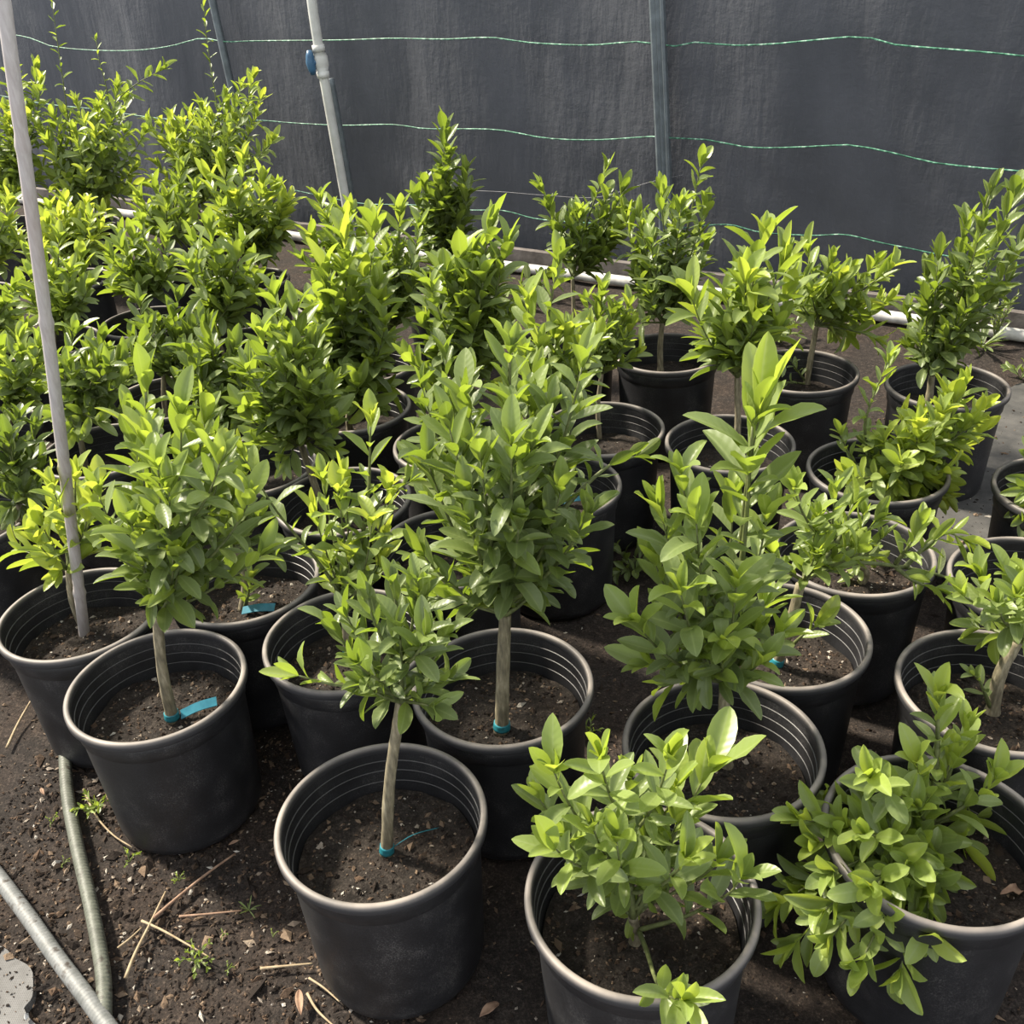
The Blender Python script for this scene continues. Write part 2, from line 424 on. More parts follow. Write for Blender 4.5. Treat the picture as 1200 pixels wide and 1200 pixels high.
def soil_mesh(parent, near, seed):
    mb = MB(); R0 = .1525; nrg, sg = 14, 56
    off = Vector((seed*3.1, seed*1.7, 0)); V = [(0, 0, SOILZ)]; f = []
    hz = lambda x, y: SOILZ + .010*noise.noise(Vector((x*14, y*14, 0))+off) + .005*noise.noise(Vector((x*45, y*45, 3))+off) + .006*max(0, 1-math.hypot(x, y)/.04)
    V[0] = (0, 0, hz(0, 0))
    for i in range(1, nrg+1):
        for j in range(sg):
            th = 2*math.pi*j/sg; r = R0*i/nrg; x, y = r*math.cos(th), r*math.sin(th); V.append((x, y, hz(x, y)))
    for j in range(sg):
        f.append((0, 1+j, 1+(j+1) % sg))
        for i in range(nrg-1): f.append((1+i*sg+j, 1+(i+1)*sg+j, 1+(i+1)*sg+(j+1) % sg, 1+i*sg+(j+1) % sg))
    mb.add(V, f)
    n = 800 if near else 90
    r = R0*.97*np.sqrt(rng.random(n)); th = rng.uniform(0, 6.283, n)
    P = np.stack([r*np.cos(th), r*np.sin(th), 0*r], 1); P[:, 2] = [hz(a, b)+.001 for a, b in P[:, :2]]
    sz = np.exp(rng.normal(math.log(.0036), .62, n)).clip(.002, .020)
    chips(mb, P, sz)
    o = mb.build('soil', M_SOIL, parent, False)
    return o

TREE_N = 0; POS = []; NUDGE = {2: (-0.0142, -0.0037), 4: (-0.0112, -0.018), 5: (-0.0025, -0.0046), 7: (0.0137, 0.0226), 14: (0.0165, -0.007), 15: (0.0067, 0.0129), 16: (-0.0165, 0.007), 17: (-0.0067, -0.0129), 21: (0.0141, 0.0038), 23: (0.0031, -0.0025), 27: (-0.0031, 0.0025), 37: (-0.0011, -0.0006), 38: (0.0011, 0.0006)}
def build_pot(root, near):
    global TREE_N
    TREE_N += 1
    p = bpy.data.objects.new('pot', POT_ME); COL.objects.link(p); p.parent = root
    p.rotation_euler.z = TREE_N*1.37
    r = bpy.data.objects.new('rim', RIM_ME); COL.objects.link(r); r.parent = p
    soil_mesh(root, near, TREE_N)

# ------------------------------------------------------------------ potted trees
def bez(a, c, b, n=14):
    t = np.linspace(0, 1, n)[:, None]; return a*(1-t)**2 + 2*c*t*(1-t) + b*t**2
def potted_tree(label, xy, base, fork, tips, fill=0, crown=None, L=.07, spacing=.014, young=.5, base_age=.1, near=False,
                tr=.010, group='potted citrus trees', depth=None, wl=.42, wave=.12, shoots=(), tape=False, tagpos=None, branches=(), f0=.2, bend=None, stub=(), dy=0):
    x0, y0 = xy; base_age += .05; wl = wl*.92; tr = tr*.84
    if y0 > 2.2: L = L*1.10; spacing = spacing*.92; fill = int(fill*1.4)
    else: fill = int(fill*.8)
    if group != 'potted citrus trees': L = L*1.2; spacing = spacing*.88; fill = int(fill*1.9); fork = (fork[0], fork[1]+20); crown = (crown[0]-12, crown[1]+14, crown[2]-8, crown[3]+34)
    if TREE_N in NUDGE: x0 += NUDGE[TREE_N][0]; y0 += NUDGE[TREE_N][1]
    root = thing('potted_citrus_tree', label, 'potted tree', (x0, y0, 0), group)
    POS.append((x0, y0, label))
    build_pot(root, near)
    org = np.array([x0, y0, 0])
    b = at_z(base[0], base[1], SOILZ-.004) if base else np.array([x0, y0, SOILZ-.004])
    if math.hypot(b[0]-x0, b[1]-y0) > .125:
        k = .125/math.hypot(b[0]-x0, b[1]-y0); b = np.array([x0+(b[0]-x0)*k, y0+(b[1]-y0)*k, b[2]])
    Y = b[1]
    fk = at_y(fork[0], fork[1], Y+(fork[2] if len(fork) > 2 else 0))
    top = at_y(tips[0][0], tips[0][1], fk[1]+(tips[0][2] if len(tips[0]) > 2 else .02))
    top = top-unit(top-fk)*L*.5
    mid = b*.5+fk*.5 + np.append(rng.normal(0, .006, 2), 0)
    if bend is not None: mid = at_y(bend[0], bend[1], Y)
    tp = smooth_path([b, mid, fk], 26)
    mb = MB()
    kn = 1+.10*np.array([noise.noise(Vector((i*.45, x0*9, y0*9))) for i in range(26)])
    rad = np.linspace(tr*1.18, tr*.92, 26)*kn; rad[:3] *= [1.22, 1.12, 1.05]
    tube(mb, tp-org, rad, 12)
    trunk = mb.build('trunk', M_BARK, root)
    if tape:
        mb = MB(); i0 = 2; ss_ = np.r_[0, np.cumsum(np.linalg.norm(np.diff(tp, axis=0), axis=1))]; zz = np.linspace(.012, .027, 6)
        q = np.stack([np.interp(zz, ss_, tp[:, k]) for k in range(3)], 1)-org
        tube(mb, q, np.interp(zz, ss_, rad)*1.10+.0004, 14)
        mb.build('graft_tape', M_TAPE, trunk)
    ms = MB(); lv = Leaves()
    lead = smooth_path([fk, fk*.45+top*.55+np.append(rng.normal(0, .01, 2), 0), top], 20)
    wood = [(lead, tr*.75)]
    lv.along(lead, L, .12, spacing, young, base_age=base_age)
    wpx = (crown[1]-crown[0]) if crown else (max(t[0] for t in tips)-min(t[0] for t in tips))
    wm = wpx*np.linalg.norm(fk-ORG)/F
    dm = depth if depth is not None else wm*.42
    targets = [(t[0], t[1], t[2] if len(t) > 2 else rng.uniform(-dm, dm)) for t in tips[1:]]
    if fill and crown:
        cx, cy = (crown[0]+crown[1])/2, (crown[2]+crown[3])/2; hx, hy = (crown[1]-crown[0])/2, (crown[3]-crown[2])/2
        for i in range(fill):
            th = rng.uniform(0, 6.283); r = math.sqrt(rng.uniform(.12, 1))*.86
            k = math.sqrt(max(0, 1-r*r))
            targets.append((cx+hx*r*math.cos(th), cy+hy*r*math.sin(th), rng.uniform(-1, 1)*dm*(.35+.65*k)))
    for (u, v, d) in targets:
        T = at_y(u, v, fk[1]+d); T = T-unit(T-fk)*L*.5
        hz = (T[2]-fk[2])/max(.05, top[2]-fk[2])
        fr = float(np.clip(hz*.55-.25+rng.normal(0, .06), .0, .75))
        S = lead[int(fr*19)]
        h = T-S; C = S + np.array([h[0]*.66, h[1]*.66, h[2]*.34+.01])
        p = bez(S, C, T)
        wood.append((p, tr*.42)); 
        lv.along(p, L, f0, spacing, young, base_age=base_age)
    for br in branches:      # explicit twig: list of (u,v,depth), leaf length, youth
        pts, l, yg, sp_, f_ = br
        p = smooth_path([at_y(u, v, Y+d) for u, v, d in pts], 22)
        wood.append((p, tr*.5)); lv.along(p, l, f_, sp_, yg, base_age=base_age)
    for sh in shoots:        # tall whippy shoots with small widely spaced leaves
        pts, l, sp_ = sh
        p = smooth_path([at_y(u, v, fk[1]+d) for u, v, d in pts], 24)
        wood.append((p, tr*.45)); lv.along(p, l, .1, sp_, .45, base_age=.3, tipn=3)
    for p, r in wood:
        tube(ms, p-org, np.linspace(r, max(.0012, r*.28), len(p)), 7)
    ms.build('branches', M_TWIG, root)
    lv.build('foliage', root, org, wl, wave)
    if tagpos:
        (u1, v1), (u2, v2) = tagpos
        p1, p2 = at_z(u1, v1, SOILZ+.012), at_z(u2, v2, SOILZ+.028)
        q = smooth_path([p1, (p1+p2)/2+np.array([0, 0, .004]), p2], 8)-org
        mb = MB(); wv = []
        side = unit(np.cross(q[-1]-q[0], [0, 0, 1.]))
        for a_ in q:
            for s_, t_ in ((-1, 0), (1, .0), (1, .0016), (-1, .0016)): wv.append(a_ + side*s_*.0075 + np.array([0, 0, t_-s_*.0055]))
        ff = []
        for i in range(7):
            for j in range(4): ff.append((i*4+j, i*4+(j+1) % 4, (i+1)*4+(j+1) % 4, (i+1)*4+j))
        ff += [(3, 2, 1, 0), (28, 29, 30, 31)]
        mb.add(wv, ff); mb.build('plant_tag', M_TAG, root, False)
    return root
def thread(root, px):
    o0 = np.array(root.location); pts = [at_z(u, v, z)-o0 for u, v, z in px]
    mb = MB(); tube(mb, smooth_path(pts, 14), .0009, 5); mb.build('tie_string', M_TAPE, root)
def pz(u, v):
    p = at_z(u, v, H); return (p[0], p[1])

GR = 'potted citrus trees'
LEAVES = 0
# front row
T1 = potted_tree('small round headed citrus on a bare slim trunk in the foremost middle pot', (-.249, 1.164), (453, 1003), (470, 822),
    [(462, 668, .03), (425, 690, -.03), (500, 690), (530, 735), (540, 790), (395, 705), (375, 720), (520, 830, -.05), (410, 770, -.08), (490, 665)], 8, (385, 545, 670, 835), L=.060, spacing=.0125, young=.24, near=True, tape=True, tr=.0108, base_age=.04,
    branches=[([(466, 815, 0), (430, 805, -.03), (390, 802, -.05), (350, 792, -.06)], .055, .6, .02, .45)])
thread(T1, [(462, 992, SOILZ+.02), (485, 978, SOILZ+.025), (514, 970, SOILZ+.012)])
potted_tree('wide crowned citrus in the left front pot, blue tag lying on its soil', (-.731, 1.55), (203, 846), (184, 722), 
    [(170, 432, .05), (105, 560), (150, 470), (215, 465), (245, 475), (265, 525), (240, 540), (305, 570), (325, 640), (130, 620), (185, 530, -.12), (200, 560, -.12), (265, 650), (215, 640, -.1), (150, 600, -.1), (170, 500)], 14, (110, 320, 450, 700), L=.075, spacing=.015, young=.5, near=True, tape=True, tr=.0125, base_age=.10, tagpos=((212, 838), (254, 822)))
potted_tree('low bushy citrus with light green leaves in the far left pot by the bamboo stake', (-.959, 1.815), (100, 742), (80, 668),
    [(90, 545, .0), (40, 600), (15, 640), (60, 560), (120, 560), (105, 590), (60, 670, -.06), (30, 625, -.05), (110, 640)], 4, (20, 130, 560, 680), L=.082, spacing=.017, young=.62, near=True, tr=.009, base_age=.22)
potted_tree('tall dense citrus on a straight trunk in the big middle pot', (-.039, 1.484), (588, 858), (592, 720),
    [(598, 388, .02), (540, 440), (520, 480), (490, 520), (630, 430), (690, 405), (680, 470), (650, 460), (480, 640), (500, 580), (690, 620), (665, 560, -.1), (700, 590), (560, 520, -.12), (600, 500, -.15), (640, 680), (520, 690), (545, 600, -.12), (610, 600, -.14), (470, 690)], 20, (485, 700, 420, 710), L=.076, spacing=.0145, young=.34, near=True, tape=True, tr=.0145, base_age=.07,
    branches=[([(640, 620, 0), (680, 575, .05), (715, 545, .08), (745, 535, .1)], .055, .15, .016, .3)])
potted_tree('low spreading citrus with broad pale leaves in the front pot nearest the bottom edge', (.171, 1.002), (744, 1106), (742, 1075),
    [(735, 893, .02), (640, 888), (618, 918), (640, 985), (700, 872), (690, 960, -.08), (788, 872), (860, 1000, -.02), (650, 970), (720, 975, -.1), (760, 960), (800, 900, .05), (830, 1000)], 6, (640, 850, 900, 1090), L=.067, spacing=.0155, young=.55, near=True, tr=.010, base_age=.08, wl=.43,
    branches=[([(748, 1070, 0), (790, 980, .02), (815, 930, .05), (830, 905, .06)], .105, .7, .02, .45), ([(748, 1090, 0), (800, 1075, -.02), (850, 1050, -.04), (868, 1030, -.05)], .085, .35, .022, .4),
              ([(748, 1090, 0), (758, 1115, -.05), (770, 1152, -.14), (785, 1168, -.19), (800, 1172, -.22)], .072, .6, .012, .6)])
potted_tree('upright twin stemmed citrus with a few large top leaves in the right middle pot', (.35, 1.29), (851, 900), (849, 800),
    [(885, 470, .03), (793, 530, -.02), (765, 575), (812, 590, -.06), (755, 640), (740, 775), (730, 720), (905, 585), (905, 690), (930, 730), (865, 670, -.1), (790, 680, -.1), (825, 765, -.08), (770, 800), (905, 770), (860, 560), (820, 690, .08), (770, 720, .06), (845, 740, -.11)], 2, (755, 920, 600, 810), L=.082, spacing=.0155, young=.48, near=True, tr=.0125, base_age=.10,
    branches=[([(868, 640, .03), (875, 570, .03), (883, 520, .03), (890, 490, .03)], .125, .6, .02, .4)])
potted_tree('sprawling pale leaved citrus drooping over its rim in the front right corner', (.64, 1.06), (1095, 985), (1092, 965),
    [(1100, 800, .05), (1140, 835), (1120, 870), (1070, 880), (1010, 905), (960, 935), (890, 985), (920, 960), (895, 1070, -.1), (915, 1120, -.16), (1000, 1145, -.24), (1050, 1160, -.24), (1030, 1080, -.2), (1085, 1110, -.23), (960, 1115, -.2), (1185, 900), (1195, 960), (1150, 1000, -.05), (960, 1030, -.14), (1000, 980, -.12), (1060, 1020, -.14), (1070, 940), (1010, 1050, -.19), (950, 1080, -.17), (1080, 1060, -.16), (940, 990, -.08)], 8, (890, 1110, 900, 1100), L=.068, spacing=.0115, young=.42, near=True, tr=.012, base_age=.24, wl=.46, depth=.12)
# right hand pots
potted_tree('leaning citrus with a long sideways bough, right of the twin stemmed one', (.518, 1.566), (908, 783), (938, 685),
    [(1010, 575, .05), (930, 560), (985, 560), (950, 600), (1040, 600), (1020, 640), (900, 640), (960, 640, -.06)], 6, (925, 1050, 560, 660), L=.062, spacing=.014, young=.4, near=True, tape=True, tr=.0125, base_age=.2,
    branches=[([(942, 675, 0), (1000, 660, .0), (1060, 665, .0), (1120, 680, .02), (1185, 708, .02)], .055, .0, .05, .5), ([(1060, 665, 0), (1085, 640, .0), (1110, 625, .02), (1128, 632, .02)], .06, .45, .009, .2), ([(1050, 665, 0), (1070, 680, -.03), (1095, 690, -.04)], .055, .3, .011, .2), ([(1050, 660, 0), (1065, 640, -.03), (1075, 622, -.03)], .055, .4, .011, .2),
              ([(925, 760, 0), (905, 750, -.04), (880, 700, -.05), (892, 680, -.05)], .075, .5, .03, .3), ([(925, 760, 0), (940, 745, -.04), (955, 735, -.05)], .08, .4, .03, .3)])
potted_tree('crooked trunked citrus cut by the right edge, a small sprout at its foot', (.879, 1.388), (1162, 838), (1192, 752),
    [(1180, 660, .02), (1120, 690), (1140, 660), (1210, 650), (1130, 730), (1150, 745), (1230, 700), (1250, 680), (1165, 700, -.08), (1190, 690, -.1)], 6, (1120, 1260, 650, 760), L=.064, spacing=.014, young=.35, near=True, tr=.0135, base_age=.2, bend=(1172, 790),
    branches=[([(1162, 832, 0), (1155, 815, -.01), (1148, 798, -.01), (1142, 792, -.01)], .04, .0, .012, .4)])
potted_tree('short stubby citrus sprouting in the pot right behind the leaning tree', (.77, 1.864), (1007, 686), (1009, 662),
    [(1012, 590, .02), (980, 610), (1040, 620), (990, 640, -.03), (1030, 650)], 3, (965, 1050, 580, 670), L=.06, spacing=.015, young=.3, near=True, tr=.011, base_age=.2)
potted_tree('citrus leaning right with a bright yellow green head, before the tall one at back right', (.952, 2.234), (1035, 590), (1055, 555),
    [(1130, 460, 0), (1150, 490), (1110, 475), (1090, 510), (1070, 520), (1040, 540), (1100, 560), (1080, 590, -.08), (1050, 600, -.08), (1160, 500), (1060, 480), (1165, 470), (1140, 440), (1010, 520), (990, 560), (1100, 530, -.08), (1120, 450)], 14, (1010, 1160, 460, 610), L=.070, spacing=.0115, young=.55, tr=.0125, base_age=.28,
    branches=[([(1030, 575, 0), (1018, 530, 0), (1015, 490, 0), (1040, 425, 0)], .06, .4, .014, .15), ([(1030, 570, 0), (1000, 540, 0), (985, 510, .0)], .055, .35, .014, .2)])
potted_tree('tall citrus leaning right against the dark wall in the back right pot', (1.332, 2.721), (1078, 498), (1092, 440),
    [(1165, 212, .1), (1195, 215), (1130, 285), (1100, 320), (1085, 340), (1145, 290), (1180, 260), (1195, 290), (1190, 320), (1150, 330), (1075, 390), (1110, 380), (1130, 360), (1060, 400), (1215, 250), (1085, 310), (1100, 290), (1135, 250), (1170, 330), (1060, 360), (1155, 255)], 4, (1065, 1170, 290, 430), L=.07, spacing=.0155, young=.28, tr=.0125, base_age=.1)
potted_tree('bright topped citrus with a bare trunk, a low leafy sprig at its foot, back right', (.94, 2.893), (945, 452), (957, 382),
    [(975, 295, .02), (945, 280, 0), (1035, 300), (1055, 305), (1000, 310), (925, 300), (1050, 350), (1020, 370), (985, 350), (1040, 400), (1000, 390), (930, 350), (960, 330)], 8, (920, 1060, 290, 400), L=.074, spacing=.016, young=.5, tr=.0105, base_age=.2,
    branches=[([(945, 448, 0), (935, 435, -.02), (925, 420, -.03)], .04, .1, .012, .3), ([(945, 450, 0), (925, 448, -.04), (905, 450, -.06)], .04, .05, .014, .3)])
potted_tree('tall big leaved citrus rising from the ring pot right of centre', (.613, 2.435), (861, 548), (864, 442),
    [(900, 255, .02), (870, 300), (925, 290), (850, 330), (935, 330), (800, 330), (815, 360), (850, 380, -.08), (890, 350, -.08), (920, 380), (885, 400, -.06), (830, 390), (880, 330)], 8, (810, 930, 300, 440), L=.098, spacing=.017, young=.5, tr=.0105, base_age=.16)
potted_tree('round crowned citrus on a bare trunk before the steel post', (.534, 3.115), (774, 436), (776, 378),
    [(825, 180, .02), (775, 215), (745, 245), (730, 250), (800, 230), (830, 235), (835, 275), (820, 300), (745, 300), (760, 330), (800, 330), (725, 375, -.1), (820, 325), (790, 270)], 14, (730, 840, 220, 380), L=.068, spacing=.0145, young=.42, tr=.011, base_age=.08,
    branches=[([(778, 380, 0), (790, 370, -.05), (800, 372, -.08), (820, 368, -.1)], .055, .3, .012, .2)])
potted_tree('compact round citrus bush on a thin trunk left of the bare trunked tree', (.27, 2.56), (702, 512), (705, 438),
    [(706, 330, .02), (685, 345), (740, 350), (745, 375), (690, 380), (735, 400), (700, 400, -.06), (755, 410), (665, 380)], 10, (675, 750, 335, 425), L=.056, spacing=.0125, young=.42, tr=.008, base_age=.16)
potted_tree('slim trunked citrus with a loose crown close to the white ground pipe, centre back', (.24, 3.24), (669, 412), (671, 325),
    [(712, 190, .05), (632, 212, 0), (680, 240), (735, 215), (745, 240), (650, 260), (690, 290), (725, 280), (665, 300), (640, 235)], 10, (655, 745, 200, 310), L=.068, spacing=.0155, young=.42, tr=.0085, base_age=.08)
potted_tree('citrus with long whippy top shoots behind the dense middle tree, blue tag in its pot', (.12, 2.27), (640, 588), (640, 470),
    [(655, 290, .0), (690, 385), (635, 390), (615, 340), (600, 400), (710, 390), (670, 420), (645, 440)], 8, (585, 710, 350, 480), L=.078, spacing=.018, young=.5, tr=.011, base_age=.15, tagpos=((652, 590), (683, 583)))
potted_tree('citrus mostly hidden behind the dense middle tree, its pot left of centre', (-.15, 1.99), (546, 660), (540, 585),
    [(520, 400, .02), (490, 440), (550, 430), (505, 490), (560, 480), (480, 540), (530, 530)], 10, (475, 570, 420, 580), L=.075, spacing=.017, young=.25, tr=.011, base_age=.08)
potted_tree('tall shiny leaved citrus directly behind the dense middle tree', (-.15, 2.53), (535, 538), (540, 450),
    [(577, 250, .02), (600, 268), (555, 290), (520, 310), (500, 320), (590, 310), (540, 340, -.08), (610, 360), (490, 370), (560, 370, -.1), (510, 400), (580, 400), (500, 450, -.1), (590, 450), (540, 480, -.15), (470, 420)], 14, (490, 615, 270, 440), L=.09, spacing=.0165, young=.4, tr=.0115, base_age=.1)
potted_tree('narrow spire shaped citrus taller than its neighbours before the cloth wall', (-.22, 4.01), (518, 362), (520, 345),
    [(522, 140, .02), (495, 205), (485, 225), (548, 190), (550, 215), (500, 250), (540, 250), (510, 290), (540, 290), (525, 170), (515, 200), (530, 225)], 14, (495, 545, 190, 340), L=.082, spacing=.0115, young=.34, tr=.010, base_age=.06)
potted_tree('citrus in the second row left pot with a low bright sprout and blue tag', (-.644, 1.9), (285, 715), (275, 640),
    [(250, 500, .0), (230, 540), (290, 540), (260, 570), (310, 600), (240, 600), (330, 650), (285, 600)], 8, (225, 325, 510, 650), L=.072, spacing=.018, young=.25, tr=.011, base_age=.06, near=True, tagpos=((284, 716), (322, 712)),
    branches=[([(285, 715, 0), (290, 700, -.02), (295, 678, -.03)], .05, .7, .008, .3)])
potted_tree('lanky two stemmed citrus with curled leaves behind the small front tree', (-.36, 1.66), (408, 770), (404, 720),
    [(437, 480, .05), (395, 560), (375, 545), (460, 560), (440, 600), (410, 640, -.04), (365, 590), (380, 650)], 4, (350, 470, 530, 700), L=.07, spacing=.021, young=.6, tr=.0105, base_age=.2, near=True, wave=.35, tape=True,
    branches=[([(402, 700, 0), (370, 655, -.02), (325, 600, -.04), (285, 535, -.05)], .072, .55, .022, .3), ([(425, 620, .03), (450, 585, .05), (480, 565, .08)], .06, .3, .02, .3)])
potted_tree('dense citrus with glossy stacked leaves, third pot back on the left of centre', (-.44, 2.25), (362, 588), (352, 520),
    [(318, 330, .0), (345, 350), (300, 380), (280, 420), (370, 400), (330, 420, -.1), (395, 440), (290, 470), (360, 470, -.1), (400, 490), (310, 500), (290, 520, -.08), (395, 530, -.05), (330, 545, -.1), (275, 480)], 14, (275, 405, 350, 520), L=.08, spacing=.0155, young=.42, tr=.011, base_age=.1, wl=.38)
potted_tree('tall large leaved citrus in the middle of the left hand block', (-.47, 2.82), (410, 505), (415, 462),
    [(402, 262, .0), (440, 250), (380, 300), (395, 340), (445, 320), (360, 350), (420, 380), (465, 400), (365, 400), (440, 430), (360, 460, -.1), (395, 475, -.16), (440, 478, -.1), (375, 435, -.15), (465, 455), (345, 430), (420, 450, -.18)], 14, (345, 475, 280, 480), L=.098, spacing=.018, young=.46, tr=.011, base_age=.16, wl=.42)
potted_tree('citrus on a bare trunk behind the tall large leaved tree', (-.47, 3.18), (452, 438), (456, 392),
    [(470, 238, .0), (440, 245), (495, 255), (425, 290), (490, 290), (455, 310), (440, 340), (485, 330)], 10, (415, 500, 250, 380), L=.08, spacing=.016, young=.36, tr=.010, base_age=.12)
potted_tree('citrus with light tips in the left back block nearest the white upright pipe', (-.63, 3.85), (400, 380), (398, 330),
    [(372, 225, .0), (390, 235), (415, 240), (360, 270), (430, 260), (385, 280), (345, 300), (420, 300)], 8, (345, 430, 235, 330), L=.08, spacing=.017, young=.45, tr=.010, base_age=.18)
potted_tree('glossy citrus between the wide crowned tree and the dense one behind it', (-.71, 2.47), (262, 560), (262, 500),
    [(240, 370, .0), (215, 400), (275, 400), (230, 440), (290, 440), (205, 440), (255, 460), (220, 490, -.1), (290, 490, -.1), (255, 510, -.12), (305, 470)], 12, (205, 300, 390, 500), L=.072, spacing=.0165, young=.25, tr=.010, base_age=.06)
potted_tree('citrus with a dark crown behind the glossy one, its pot rim open to view', (-.92, 3.43), (262, 425), (250, 380),
    [(245, 255, .0), (225, 275), (285, 280), (300, 300), (215, 300), (260, 310), (240, 340), (310, 325)], 10, (205, 315, 270, 390), L=.088, spacing=.017, young=.42, tr=.010, base_age=.14)
potted_tree('bright yellow green citrus in the back block right of the tall shoots', (-1.07, 4.2), (290, 350), (285, 305),
    [(285, 175, .0), (258, 185), (310, 205), (330, 215), (345, 230), (240, 200), (270, 220), (300, 240), (335, 265), (250, 250), (320, 280)], 12, (235, 350, 190, 310), L=.09, spacing=.017, young=.55, tr=.010, base_age=.26)
potted_tree('dull green citrus right of the bamboo stake, over a dark ridged pot', (-1.19, 2.63), (75, 540), (82, 480),
    [(88, 378, .0), (60, 410), (125, 385), (150, 410), (100, 430), (70, 450), (140, 450), (160, 440), (175, 400), (120, 420), (60, 490, -.1), (120, 495, -.14), (160, 480, -.08), (90, 510, -.14)], 12, (45, 170, 390, 490), L=.068, spacing=.0145, young=.36, tr=.010, base_age=.08)
potted_tree('dark leaved citrus in the open rimmed pot at the left edge', (-1.62, 2.81), (10, 525), (12, 480),
    [(25, 385, .0), (50, 400), (0, 400), (20, 430), (55, 430), (-20, 420), (40, 450)], 6, (-25, 70, 390, 480), L=.075, spacing=.017, young=.4, tr=.010, base_age=.18)
potted_tree('grey green citrus low at the left edge in front of the open rimmed pot', (-1.44, 2.26), (18, 650), (22, 590),
    [(20, 480, .0), (45, 490), (0, 500), (55, 540), (-15, 520), (30, 560), (10, 600), (50, 600)], 8, (-25, 60, 490, 610), L=.07, spacing=.017, young=.12, tr=.010, base_age=.04)
potted_tree('citrus whose pot only shows its left rim at the right edge, beside grey fabric', (1.37, 2.07), (1255, 600), (1252, 540),
    [(1260, 400, .0), (1220, 430), (1300, 440), (1205, 540), (1198, 580, -.12), (1196, 610, -.14), (1230, 480), (1290, 500)], 6, (1215, 1310, 420, 540), L=.075, spacing=.017, young=.3, tr=.011, base_age=.12)
potted_tree('citrus in the half seen pot behind the crooked trunked one at the right edge', (1.11, 1.71), (1240, 715), (1250, 640),
    [(1270, 500, .05), (1235, 530), (1310, 520), (1240, 570), (1300, 600), (1262, 560)], 5, (1228, 1320, 520, 640), L=.07, spacing=.017, young=.3, tr=.011, base_age=.15)
BK = 'back left block of citrus'
potted_tree('dull leaved citrus behind the wide crowned left front tree', pz(195, 465), (195, 490), (192, 440),
    [(160, 345, .0), (210, 340), (185, 370), (230, 380), (150, 390), (235, 420), (200, 420)], 10, (145, 250, 360, 440), L=.072, spacing=.0165, young=.25, group=GR, base_age=.05)
potted_tree('citrus over the dark pots at the left edge above the open rimmed one', pz(-55, 440), (-50, 465), (-45, 420),
    [(-10, 320, .0), (20, 335), (-40, 340), (10, 370), (40, 380), (-20, 380), (30, 410)], 8, (-60, 50, 330, 420), L=.075, spacing=.0165, young=.4, base_age=.15)
potted_tree('citrus crossed by the middle of the bamboo stake', pz(60, 400), (60, 425), (62, 380),
    [(70, 270, .0), (30, 290), (100, 290), (20, 330), (60, 320), (110, 330), (85, 340), (40, 350)], 12, (10, 120, 280, 390), L=.078, spacing=.016, young=.42, base_age=.2)
potted_tree('broad leaved citrus in the second column right of the bamboo stake', pz(172, 376), (172, 400), (172, 350),
    [(165, 250, .0), (140, 270), (200, 270), (120, 290), (150, 310), (205, 310), (180, 330), (130, 340)], 12, (115, 215, 260, 360), L=.085, spacing=.016, young=.36, base_age=.12)
potted_tree('citrus topped with yellow new leaves just right of the bamboo stake', pz(82, 328), (82, 350), (84, 305),
    [(75, 225, .0), (105, 230), (55, 235), (125, 245), (90, 250), (60, 270), (110, 280), (35, 255)], 10, (35, 135, 235, 310), L=.08, spacing=.015, young=.72, base_age=.22)
potted_tree('leafy citrus at the left edge behind the stake with mid green leaves', pz(-35, 345), (-35, 370), (-30, 320),
    [(-10, 215, .0), (15, 230), (-40, 240), (20, 270), (-15, 270), (10, 300), (-40, 290)], 10, (-60, 40, 220, 320), L=.078, spacing=.016, young=.5, base_age=.25)
potted_tree('citrus with long arching leaves in the middle of the back block', pz(190, 310), (190, 330), (190, 280),
    [(215, 190, .0), (180, 205), (160, 225), (235, 215), (200, 230), (165, 255), (225, 250)], 12, (145, 245, 195, 290), L=.085, spacing=.016, young=.4, base_age=.18)
potted_tree('tallest citrus at back left with one whippy shoot reaching the top edge', pz(100, 262), (100, 285), (100, 230),
    [(120, 110, .0), (60, 130), (100, 135), (85, 150), (150, 150), (45, 150), (130, 190), (70, 190), (165, 195), (105, 170), (40, 190), (140, 95), (115, 120), (75, 125), (30, 130), (175, 150), (150, 110), (90, 115), (60, 240, -.15), (130, 245, -.15), (155, 228, -.1), (38, 245, -.1), (100, 262, -.25), (172, 215), (75, 222, -.2), (120, 215, -.2)], 18, (30, 175, 115, 245), L=.08, spacing=.0155, young=.5, base_age=.22,
    shoots=[([(85, 180, 0), (76, 110, 0), (66, 40, .02), (60, -8, .03)], .055, .028), ([(135, 160, 0), (124, 100, 0), (116, 70, .0), (113, 48, .01)], .042, .024)],
    branches=[([(125, 140, 0), (140, 115, 0), (165, 95, 0), (190, 82, 0)], .085, .4, .02, .3)])
potted_tree('airy citrus with a whippy shoot crossing the slanting grey pole', pz(235, 262), (235, 285), (232, 240),
    [(265, 105, .0), (300, 100), (200, 130), (225, 130), (285, 130), (305, 130), (320, 165), (255, 150), (215, 160), (185, 140), (285, 165), (230, 180), (300, 85), (285, 95), (240, 120), (170, 135), (325, 160), (310, 110), (270, 140), (200, 165), (195, 215, -.1), (215, 240, -.15), (250, 225, -.15), (180, 190), (265, 205)], 18, (180, 315, 105, 215), L=.07, spacing=.0155, young=.5, base_age=.24, wl=.40,
    shoots=[([(262, 170, 0), (252, 110, 0), (243, 50, .0), (238, -4, .0)], .055, .022)])
